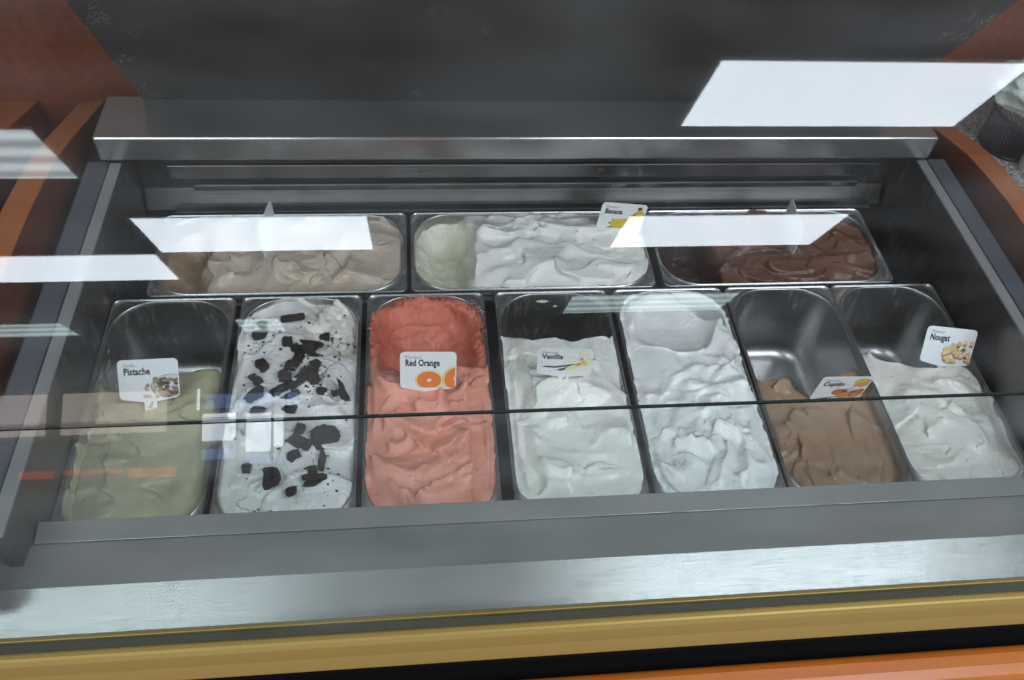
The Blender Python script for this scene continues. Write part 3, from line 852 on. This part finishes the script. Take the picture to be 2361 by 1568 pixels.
# crumbs: too many and too small to pick apart
def crumb_mesh(name, spots, mat, jitter=1.0):
    v, f = [], []
    r = random.Random(3)
    base = [(0, 0, 1), (1, 0, 0), (0, 1, 0), (-1, 0, 0), (0, -1, 0), (0, 0, -1)]
    fc = [(0, 1, 2), (0, 2, 3), (0, 3, 4), (0, 4, 1), (5, 2, 1), (5, 3, 2), (5, 4, 3), (5, 1, 4)]
    for (x, y, z, s) in spots:
        k = len(v); a = r.uniform(0, 6.3)
        for bx, by, bz in base:
            q = s * r.uniform(.6, 1.25)
            v.append((x + q * (bx * math.cos(a) - by * math.sin(a)), y + q * (bx * math.sin(a) + by * math.cos(a)), z + q * bz * .7))
        f += [tuple(k + i for i in t) for t in fc]
    me = bpy.data.meshes.new(name); me.from_pydata(v, [], f); me.update(); me.materials.append(mat)
    return me
sp = []
r = random.Random(9)
for _ in range(800):
    if r.random() < .62:
        cx, cy = r.choice([(.018, .035), (.022, .03), (.03, .02), (.018, .035), (.012, .05), (.035, .10), (.05, .095), (-.045, .10), (.03, -.10), (.012, .03)])
        x, y = cx + r.gauss(0, .013), cy + r.gauss(0, .012)
    else: x, y = r.uniform(-.068, .068), r.uniform(-.16, .16)
    if rr_inside(np.array(x), np.array(y)) < .004: continue
    s = .0004 + .0024 * r.random() ** 4
    sp.append((x, y, GC.height(x, y) + s * .2, s))
o = link('crumbs', crumb_mesh('crumbs', sp, M_COOKIE), None, cookie_gel); o['kind'] = 'stuff'
# red crumbs round the scooped end, smears on the other trays
M_REDCRUMB = simple('red_orange_crumb', (0.62, 0.13, 0.075), 0.5)
sp = []
for _ in range(150):
    a = r.uniform(-.45, math.pi + .35)
    q = 1 + r.gauss(-.03, .045)
    x = math.cos(a) * HX * q; y = (HY - RC) + math.sin(a) * RC * 1.0 * q if math.sin(a) > 0 else (HY - RC) + math.sin(a) * .10
    if abs(x) > .081: continue
    if rr_inside(np.array(x), np.array(y)) > .002: z = r.uniform(-.010, .004)
    else: z = .003
    sp.append((x, y, z, .0008 + .0032 * r.random() ** 2))
o = link('crumbs', crumb_mesh('crumbs', sp, M_REDCRUMB), None, orange_gel); o['kind'] = 'stuff'

# smears left on the scraped walls
def smear(parent, side, y, z, a, b, mat, seed, rot=0):
    r_ = random.Random(seed); n = 22; pts = [(0, 0)]
    for k in range(n):
        t_ = 2 * math.pi * k / n; q = r_.uniform(.55, 1.1)
        pts.append((a * q * math.cos(t_ + rot), b * q * math.sin(t_)))
    v = []
    for u, w in pts:
        zz = z + w; f_ = min(1, max(0, (-zz - .006) / .094))
        hx, hy = HX - .001 - .007 * f_ - .0007, HY - .001 - .010 * f_ - .0007
        if side == 'B': v.append((y + u, hy, zz))
        else: v.append(((hx if side == 'R' else -hx), y + u, zz))
    f = [(0, k, k % n + 1) for k in range(1, n + 1)]
    mesh_obj('smear', v, f, mat, parent, True)
for i, (side, y, z, a, b) in enumerate((('B', -.012, -.012, .010, .003), ('B', .008, -.022, .004, .002), ('R', .098, -.022, .012, .010), ('R', .080, -.012, .006, .008), ('L', .096, -.014, .010, .006))):
    smear(vanilla_gel, side, y, z, a, b, G_VANI, i)
for i, (side, y, z, a, b) in enumerate((('L', .012, -.030, .014, .012), ('L', .045, -.050, .006, .008), ('L', -.004, -.016, .020, .010), ('R', .010, -.012, .018, .006), ('L', .030, -.068, .005, .004))):
    smear(brown_gel, side, y, z, a, b, G_CUPI, i + 10)
for i, (side, y, z, a, b) in enumerate((('L', .075, -.020, .018, .006), ('L', .098, -.010, .006, .004), ('R', .095, -.014, .005, .008), ('R', .070, -.018, .012, .010))):
    smear(pist_gel, side, y, z, a, b, G_PIST, i + 20)
for i, (side, y, z, a, b) in enumerate((('L', .050, -.010, .016, .006), ('R', .030, -.014, .016, .008))):
    smear(nougat_gel, side, y, z, a, b, G_NOUG, i + 30)

# ------------------------------------------------------------------ flavour cards
def card_stock():
    m, nt, N, L, b = new_mat('card_white')
    b.inputs['Base Color'].default_value = (0.80, 0.81, 0.82, 1); b.inputs['Roughness'].default_value = 0.35
    return m
M_CARD = card_stock()
def flat(name, c, rough=.4): return simple(name, c, rough)
INK = flat('ink_black', (0.012, 0.013, 0.016)); INK_GREY = flat('ink_grey', (0.42, 0.43, 0.45)); INK_RED = flat('ink_red', (0.62, 0.06, 0.04))
CW, CH = .070, .058
def card_outline(stem=True):
    r = .006; pts = []
    def arc(cx, cy, a0, a1):
        for k in range(6):
            a = R(a0 + (a1 - a0) * k / 5); pts.append((cx + r * math.cos(a), cy + r * math.sin(a)))
    arc(CW / 2 - r, CH - r, 0, 90); arc(-CW / 2 + r, CH - r, 90, 180); arc(-CW / 2 + r, .003 + r, 180, 262)
    pts.extend([(-.0075, -.001), (-.0070, -.030), (0, -.036), (.0070, -.030), (.0075, -.001)])
    arc(CW / 2 - r, .003 + r, 278, 360)
    return pts
def text_mesh(body, size, bold, xscale, mat, name='lettering'):
    cu = bpy.data.curves.new(name, 'FONT'); cu.body = body; cu.size = size; cu.offset = bold; cu.space_character = 1.06
    cu.resolution_u = 3; cu.extrude = .00006
    tmp = bpy.data.objects.new(name, cu); col.objects.link(tmp)
    dg = bpy.context.evaluated_depsgraph_get()
    me = bpy.data.meshes.new_from_object(tmp.evaluated_get(dg))
    bpy.data.objects.remove(tmp); bpy.data.curves.remove(cu)
    me.transform(Matrix.Diagonal((xscale, 1, 1, 1)))
    me.materials.clear(); me.materials.append(mat)
    return me
TOCARD = Matrix.Rotation(R(90), 4, 'X')      # flat xy art -> upright card facing -y
def put(o, card, x, z, off):
    o.parent = card
    o.matrix_local = Matrix.Translation((x, -off, z)) @ TOCARD
def blob_shape(name, polys, mat, card, off):
    """flat printed shapes, each polygon a list of card (x, z) points"""
    v, f = [], []
    for p in polys:
        k = len(v); v += [(x, z, 0) for x, z in p]; f.append(tuple(range(k, k + len(p))))
    me = bpy.data.meshes.new(name); me.from_pydata(v, [], f); me.update()
    # keep print inside the white margin
    o = link(name, me, mat); put(o, card, 0, 0, off); return o
def clip(poly, x0, x1, z0, z1):
    def half(p, ax, lim, keep_less):
        out = []
        for i in range(len(p)):
            a, b = p[i], p[(i + 1) % len(p)]
            ia = (a[ax] <= lim) == keep_less or a[ax] == lim; ib = (b[ax] <= lim) == keep_less or b[ax] == lim
            if ia: out.append(a)
            if ia != ib:
                t = (lim - a[ax]) / (b[ax] - a[ax]); out.append((a[0] + t * (b[0] - a[0]), a[1] + t * (b[1] - a[1])))
        return out
    for ax, lim, k in ((0, x1, True), (0, x0, False), (1, z1, True), (1, z0, False)):
        poly = half(poly, ax, lim, k)
        if not poly: return []
    return poly
def ell(cx, cz, a, b, rot=0, n=18, j=0, seed=0):
    rr = random.Random(seed); out = []
    for k in range(n):
        t = 2 * math.pi * k / n; s = 1 + rr.uniform(-j, j)
        x, y = a * s * math.cos(t), b * s * math.sin(t)
        c, s_ = math.cos(R(rot)), math.sin(R(rot))
        out.append((cx + x * c - y * s_, cz + x * s_ + y * c))
    return out
CL = lambda polys: [q for q in (clip(p, -.0335, .0335, .0045, .0565) for p in polys) if len(q) > 2]

def card(loc, rot, word, top, label, art=None, xs=.80):
    root = thing('flavour_card', label, 'flavour card', (0, 0, 0), 'flavour cards in the gelato')
    yaw, lean, roll = (R(a) for a in rot)
    root.matrix_world = Matrix.Translation(loc) @ Matrix.Rotation(yaw, 4, 'Z') @ Matrix.Rotation(lean, 4, 'X') @ Matrix.Rotation(roll, 4, 'Y')
    pts = card_outline(); n = len(pts); th = .0005
    v = [(x, -th, z) for x, z in pts] + [(x, th, z) for x, z in pts]
    f = [tuple(range(n)), tuple(range(n, 2 * n))[::-1]] + [((i + 1) % n, i, n + i, n + (i + 1) % n) for i in range(n)]
    me = bpy.data.meshes.new('card_face'); me.from_pydata(v, [], f); me.update()
    bm = bmesh.new(); bm.from_mesh(me); bmesh.ops.recalc_face_normals(bm, faces=bm.faces); bm.to_mesh(me); bm.free()
    link('card_face', me, M_CARD, root)
    if word:
        o = link('lettering', text_mesh(word,   .0135, .00034, xs * .80, INK), None); put(o, root, -.0285, .0375, .0009)
        o = link('lettering', text_mesh(top, .0066, .0, .95, INK_GREY), None); put(o, root, -.0285, .0485, .0009)
    # red looped mark on the stem
    polys = []
    for cx, cz, a, b, ro in ((.001, -.004, .0035, .0014, 60), (-.001, -.0085, .0030, .0013, 10)):
        outer = ell(cx, cz, a, b, ro, 14); inner = ell(cx, cz, a * .72, b * .5, ro, 14)
        for k in range(14): polys.append([outer[k], outer[(k + 1) % 14], inner[(k + 1) % 14], inner[k]])
    blob_shape('printed_mark', polys, INK_RED, root, .0008)
    if art: art(root)
    return root

def art_orange(c):
    rind = flat('print_rind', (0.62, 0.66, 0.18)); pith = flat('print_pith', (0.85, 0.75, 0.35)); fl = flat('print_orange', (0.80, 0.20, 0.03)); wh = flat('print_centre', (0.85, 0.85, 0.7))
    for i, (cx, cz, a, b, ro) in enumerate(((.001, .016, .0175, .0150, 0), (.0345, .019, .0160, .0190, -20))):
        blob_shape('printed_picture', CL([ell(cx, cz, a, b, ro, 30)]), rind, c, .0007 + i * .0006)
        blob_shape('printed_picture', CL([ell(cx, cz, a * .95, b * .95, ro, 30)]), pith, c, .0008 + i * .0006)
        blob_shape('printed_picture', CL([ell(cx, cz, a * .88, b * .88, ro, 30)]), fl, c, .0009 + i * .0006)
        blob_shape('printed_picture', CL([ell(cx, cz, a * .16, b * .16, ro, 9, .3, i)]), wh, c, .0010 + i * .0006)
def art_vanilla(c):
    pet = flat('print_petal', (0.80, 0.76, 0.38)); pet2 = flat('print_petal_light', (0.80, 0.80, 0.55)); red = flat('print_throat', (0.75, 0.18, 0.06)); pod = flat('print_pod', (0.03, 0.025, 0.02))
    yl = flat('print_yellow', (0.75, 0.62, 0.06))
    blob_shape('printed_picture', CL([[(-.030, .020), (-.012, .018), (.012, .024), (.014, .028), (-.012, .0215), (-.022, .0225)], [(-.004, .012), (.010, .019), (.014, .024), (.010, .024), (-.010, .014)]]), pod, c, .0007)
    blob_shape('printed_picture', CL([ell(.022, .046, .0045, .0125, -4, 16), ell(.009, .037, .0125, .0042, -25, 16)]), pet2, c, .0008)
    blob_shape('printed_picture', CL([ell(.012, .021, .0130, .0048, 32, 16), ell(.030, .034, .0060, .0040, 30, 14)]), pet, c, .0009)
    blob_shape('printed_picture', CL([ell(.0255, .029, .0062, .0058, 0, 14)]), pet2, c, .0010)
    blob_shape('printed_picture', CL([ell(.0255, .029, .0035, .0040, 0, 12)]), yl, c, .0011)
    blob_shape('printed_picture', CL([ell(.0175, .0275, .0035, .0022, 30, 9, .3, 2), ell(.0215, .0385, .0020, .0030, 0, 9, .2, 3), ell(.0240, .0325, .0018, .0012, 0, 8)]), red, c, .0012)
def art_pistache(c):
    rr = random.Random(4)
    cols = [flat('print_nut_%s' % n, k) for n, k in (('a', (.16, .085, .06)), ('b', (.27, .17, .12)), ('c', (.10, .055, .045)), ('d', (.34, .25, .19)), ('e', (.25, .27, .08)))]
    rim = flat('print_bowl', (.10, .11, .12)); shade = flat('print_bowl_inside', (.62, .66, .68)); pale = flat('print_nut_pale', (.60, .52, .44))
    blob_shape('printed_picture', CL([ell(.026, .020, .0245, .0165, 0, 30)]), rim, c, .0007)
    blob_shape('printed_picture', CL([ell(.026, .0203, .0238, .0158, 0, 30)]), shade, c, .0008)
    for i, m in enumerate(cols):
        ps = [ell(rr.uniform(.006, .034), rr.uniform(.012, .031), rr.uniform(.0022, .0045), rr.uniform(.0018, .003), rr.uniform(0, 180), 9, .15, i * 9 + k) for k in range(11 if i < 4 else 3)]
        blob_shape('printed_picture', CL(ps), m, c, .0009 + i * .0001)
    ps = [ell(.002 + rr.gauss(0, .006), rr.uniform(.005, .024), .0028, .0022, rr.uniform(0, 180), 9, .15, k) for k in range(16)]
    blob_shape('printed_picture', CL(ps), pale, c, .0015)
    ps = [ell(rr.uniform(.012, .034), rr.uniform(.004, .012), .004, .0025, rr.uniform(0, 180), 9, .15, k) for k in range(12)]
    blob_shape('printed_picture', CL(ps), cols[3], c, .0016)
def art_nougat(c):
    rr = random.Random(8)
    tops = flat('print_cube_top', (.72, .48, .22)); side = flat('print_cube_side', (.42, .22, .07)); lit = flat('print_cube_light', (.78, .60, .36)); dk = flat('print_nut_dark', (.06, .035, .02))
    spots = [(rr.uniform(-.002, .033), rr.uniform(.007, .030)) for _ in range(30)] + [(.006, .033), (.014, .036), (.022, .038), (.031, .037), (-.004, .020), (.002, .012), (-.003, .026)]
    spots.sort(key=lambda q: -q[1])
    for i, (x, z) in enumerate(spots):
        a = .0042; ro = rr.uniform(0, 90)
        sq = ell(x, z, a, a * .85, ro, 4)
        blob_shape('printed_picture', CL([[(px, pz - .003) for px, pz in ell(x, z, a, a * .8, ro + 8, 5)]]), side, c, .0007 + i * .00004)
        blob_shape('printed_picture', CL([sq]), rr.choice((tops, tops, lit)), c, .00072 + i * .00004)
    blob_shape('printed_picture', CL([ell(.021, .027, .003, .0016, 30, 8), ell(.026, .015, .003, .0015, -20, 8), ell(.013, .030, .0022, .0010, 0, 8)]), dk, c, .0022)
def art_banana(c):
    y = flat('print_banana', (.72, .50, .04)); y2 = flat('print_banana_shade', (.50, .33, .03)); br = flat('print_banana_tip', (.09, .05, .02))
    blob_shape('printed_picture', CL([[(-.012, .026), (.006, .029), (.021, .045), (.022, .050), (.026, .050), (.028, .044), (.024, .026), (.014, .012), (-.004, .0085), (-.012, .011), (-.016, .019)], [(.027, .047), (.034, .042), (.034, .024), (.026, .022)]]), y, c, .0007)
    blob_shape('printed_picture', CL([[(-.016, .0185), (.004, .021), (.020, .036), (.0215, .044), (.0190, .0345), (.003, .0195)], [(-.011, .0115), (.008, .015), (.022, .029), (.025, .044), (.0238, .028), (.009, .0132)]]), y2, c, .0008)
    blob_shape('printed_picture', CL([ell(.0240, .0505, .0035, .0032, 0, 9, .1), ell(-.0125, .0262, .0010, .0016, 0, 7), ell(-.0162, .0190, .0016, .0018, 0, 7), ell(-.0135, .0105, .0050, .0012, 8, 9)]), br, c, .0009)
def art_cupido(c):
    o = flat('print_fruit', (.45, .13, .03)); o2 = flat('print_fruit_light', (.60, .24, .07)); br = flat('print_stick', (.07, .03, .015)); yl = flat('print_yellow_fruit', (.62, .52, .06)); pk = flat('print_peach', (.66, .27, .13)); w = flat('print_cream', (.8, .74, .66)); gr = flat('print_grey', (.5, .5, .5))
    blob_shape('printed_picture', CL([ell(.000, .022, .010, .008, 0, 14), ell(.012, .024, .010, .007, 0, 14), ell(.026, .022, .011, .009, 0, 14)]), o, c, .0007)
    blob_shape('printed_picture', CL([ell(.010, .014, .011, .0075, 5, 14), ell(.024, .014, .008, .006, 0, 14)]), o2, c, .0008)
    blob_shape('printed_picture', CL([[(-.026, .006), (-.002, .011), (.012, .016), (-.002, .0090), (-.018, .0050)]]), br, c, .0009)
    blob_shape('printed_picture', CL([ell(.022, .047, .0095, .0085, 20, 16)]), yl, c, .0008)
    blob_shape('printed_picture', CL([ell(.024, .040, .0105, .0055, 15, 14), ell(.031, .049, .004, .004, 0, 9)]), pk, c, .0009)
    blob_shape('printed_picture', CL([[(.010, .027), (.034, .036), (.034, .033), (.012, .024)], [(.008, .030), (.020, .038), (.022, .036), (.010, .028)]]), w, c, .0010)
    blob_shape('printed_picture', CL([[(-.007, .030), (-.005, .040), (-.008, .0415), (-.008, .0425), (.010, .040), (.010, .0392), (-.004, .0410), (-.006, .030)]]), gr, c, .0008)

card((-.4432, -.1653, -.0079), (13.9, -26.7, 10.6), 'Pistache', 'Goût', 'white card reading Pistache with a bowl of nuts', art_pistache, .80)
card((.6240, -.1580, .0050), (-13.7, -31.2, -2.9), 'Nougat', 'Flavour', 'white card reading Nougat with tan cubes printed on it', art_nougat, .80).scale = (.96, .96, .96)
card((.2047, .1164, .0056), (-1.7, -.8, 4.9), 'Banana', 'Flavour', 'white card reading Banana with yellow bananas', art_banana, .84)
card((-.0931, -.1839, .0221), (-.8, -19.0, 1.2), 'Red Orange', 'Flavour', 'white card reading Red Orange with sliced oranges', art_orange, .76)
card((.0816, -.1742, .0303), (-7.0, 1.4, -3.8), 'Vanilla', 'Flavour', 'white card reading Vanilla with a yellow orchid', art_vanilla, .86)
card((.4554, -.1968, -.0142), (-1.3, 3.3, .7), 'Cupido', 'Flavour', 'white card reading Cupido with brown and yellow fruit', art_cupido, .86)
card((-.315, .098, .004), (82, -4, 6), None, None, 'white card seen edge-on in the beige gelato')
card((.473, .095, .004), (88, -2, -3), None, None, 'white card seen edge-on in the chocolate gelato')

# ------------------------------------------------------------------ counter beyond the right end: granite, wire cup, bag, tape roll
def granite():
    m, nt, N, L, b = new_mat('speckled_granite')
    n = noise(nt, 160, 6, 0.75); n2 = noise(nt, 60, 3, 0.6)
    r1 = ramp(nt, n.outputs['Fac'], [(0.38, (0.03, 0.03, 0.03)), (0.48, (0.22, 0.20, 0.19)), (0.62, (0.50, 0.47, 0.44))])
    L.new(r1.outputs[0], b.inputs['Base Color']); b.inputs['Roughness'].default_value = 0.2
    return m
o = box('granite_counter', .7865, 1.60, -.30, .3685, .045, .080, granite(), bevel=.003)
tag(o, 'speckled grey granite counter beside the case', 'counter')
cup = thing('wire_cup', 'black wire mesh cup standing on the granite counter', 'cup', (.872, .234, .0805))
M_WIRE = simple('black_wire', (0.012, 0.012, 0.013), 0.4, 0.5)
v, e = [], []
nA, nZ = 44, 10
v, f = [], []
Hc = .064
def cr(z): return .046 + .006 * (z / Hc)
wd = .00055
for sgn in (1, -1):
    for k in range(nA):
        st = []
        for j in range(nZ + 1):
            z = Hc * j / nZ; a = 2 * math.pi * (k + sgn * j * .75) / nA; rad = cr(z)
            for da, dr in ((-wd / rad, 0), (0, wd), (wd / rad, 0), (0, -wd)):
                v.append(((rad + dr) * math.cos(a + da), (rad + dr) * math.sin(a + da), z))
        b0 = len(v) - 4 * (nZ + 1)
        for j in range(nZ):
            for q in range(4):
                q2 = (q + 1) % 4
                f.append((b0 + 4 * j + q, b0 + 4 * j + q2, b0 + 4 * j + 4 + q2, b0 + 4 * j + 4 + q))
o = mesh_obj('mesh_wall', v, f, M_WIRE, cup)
def ring(name, z, rad, tr, mat, parent):
    v, f = [], []
    for k in range(40):
        a = 2 * math.pi * k / 40
        for q in range(8):
            b = 2 * math.pi * q / 8
            rr_ = rad + tr * math.cos(b); v.append((rr_ * math.cos(a), rr_ * math.sin(a), z + tr * math.sin(b)))
    for k in range(40):
        for q in range(8):
            f.append((k * 8 + q, ((k + 1) % 40) * 8 + q, ((k + 1) % 40) * 8 + (q + 1) % 8, k * 8 + (q + 1) % 8))
    return mesh_obj(name, v, f, mat, parent, True)
ring('rim', Hc, cr(Hc), .0022, M_WIRE, cup); ring('base_ring', .003, cr(0), .003, M_WIRE, cup)
bm = bmesh.new(); bmesh.ops.create_circle(bm, cap_ends=True, segments=40, radius=cr(0) - .001)
me = bpy.data.meshes.new('base'); bm.to_mesh(me); bm.free(); o = link('base', me, M_WIRE, cup); o.location = (0, 0, .004)
# crumpled bag in the cup
def bag_mat():
    m, nt, N, L, b = new_mat('milky_plastic')
    b.inputs['Base Color'].default_value = (0.62, 0.70, 0.64, 1); b.inputs['Roughness'].default_value = 0.25
    b.inputs['Transmission Weight'].default_value = 0.0
    b.inputs['Alpha'].default_value = 0.85
    n = noise(nt, 30, 4, 0.6)
    bump(nt, n.outputs['Fac'], 0.6, 0.01, b)
    return m
bm = bmesh.new(); bmesh.ops.create_icosphere(bm, subdivisions=5, radius=1)
bn = VN(77)
co = np.array([v.co[:] for v in bm.verts])
fold = np.abs(bn(co[:, 0] + co[:, 2] * .6, co[:, 1] - co[:, 2] * .4, 2.1, 3)) * .9 + np.abs(bn(co[:, 2] + 4, co[:, 0] + co[:, 1] * .7, 2.7, 2)) * .6
for vv, k in zip(bm.verts, fold):
    s = .82 + .55 * float(k)
    vv.co = Vector((vv.co.x * .098 * s, vv.co.y * .066 * s, vv.co.z * .048 * s))
me = bpy.data.meshes.new('plastic_bag'); bm.to_mesh(me); bm.free()
o = link('plastic_bag', me, bag_mat(), None, True); o.location = (.888, .240, .186)
tag(o, 'crumpled milky plastic bag stuffed into the wire cup', 'bag')
# roll of tape lying on the counter
tp = thing('tape_roll', 'cream tape roll lying on the granite counter by the wire cup', 'tape', (.905, .165, .0805))
def tube(name, r0, r1, h, mat, parent):
    v, f = [], []; n = 48
    for k in range(n):
        a = 2 * math.pi * k / n; c, s = math.cos(a), math.sin(a)
        v += [(r0 * c, r0 * s, 0), (r1 * c, r1 * s, 0), (r1 * c, r1 * s, h), (r0 * c, r0 * s, h)]
    for k in range(n):
        k2 = (k + 1) % n
        for q in range(4): f.append((4 * k + q, 4 * k2 + q, 4 * k2 + (q + 1) % 4, 4 * k + (q + 1) % 4)[::-1])
    me = bpy.data.meshes.new(name); me.from_pydata(v, [], f); me.update()
    bm = bmesh.new(); bm.from_mesh(me); bmesh.ops.recalc_face_normals(bm, faces=bm.faces); bm.to_mesh(me); bm.free()
    return link(name, me, mat, parent, False, .0008)
tube('tape_winding', .030, .045, .024, simple('cream_tape', (.62, .58, .48), .4), tp)
tube('core', .0275, .0298, .024, simple('dark_core', (.03, .03, .03), .5), tp)
# lower cabinet seen past the left end panel
cb = thing('wood_cabinet', 'red-brown wooden cabinet standing outside the left end panel', 'cabinet', (-.86, .20, -.30))
cb['label'] = 'red-brown wooden cabinet standing beside the striped-lamp end of the case'
def inC(o): o.parent = cb; o.matrix_parent_inverse = Matrix.Translation((.86, -.20, .30)); return o
o = extrude_x('cabinet_side', curve + [(.3685, -.30), (-.47, -.30)], -1.10, -.690, M_WOOD_EDGE, bevel=.0015)
o.data.materials.append(M_WOOD_RED)
for p in o.data.polygons:
    if abs(p.normal.x) > .9: p.material_index = 1
inC(o)
inC(box('cabinet_plinth', -1.10, -.692, -.46, .36, -.36, -.3005, M_WOOD_RED))
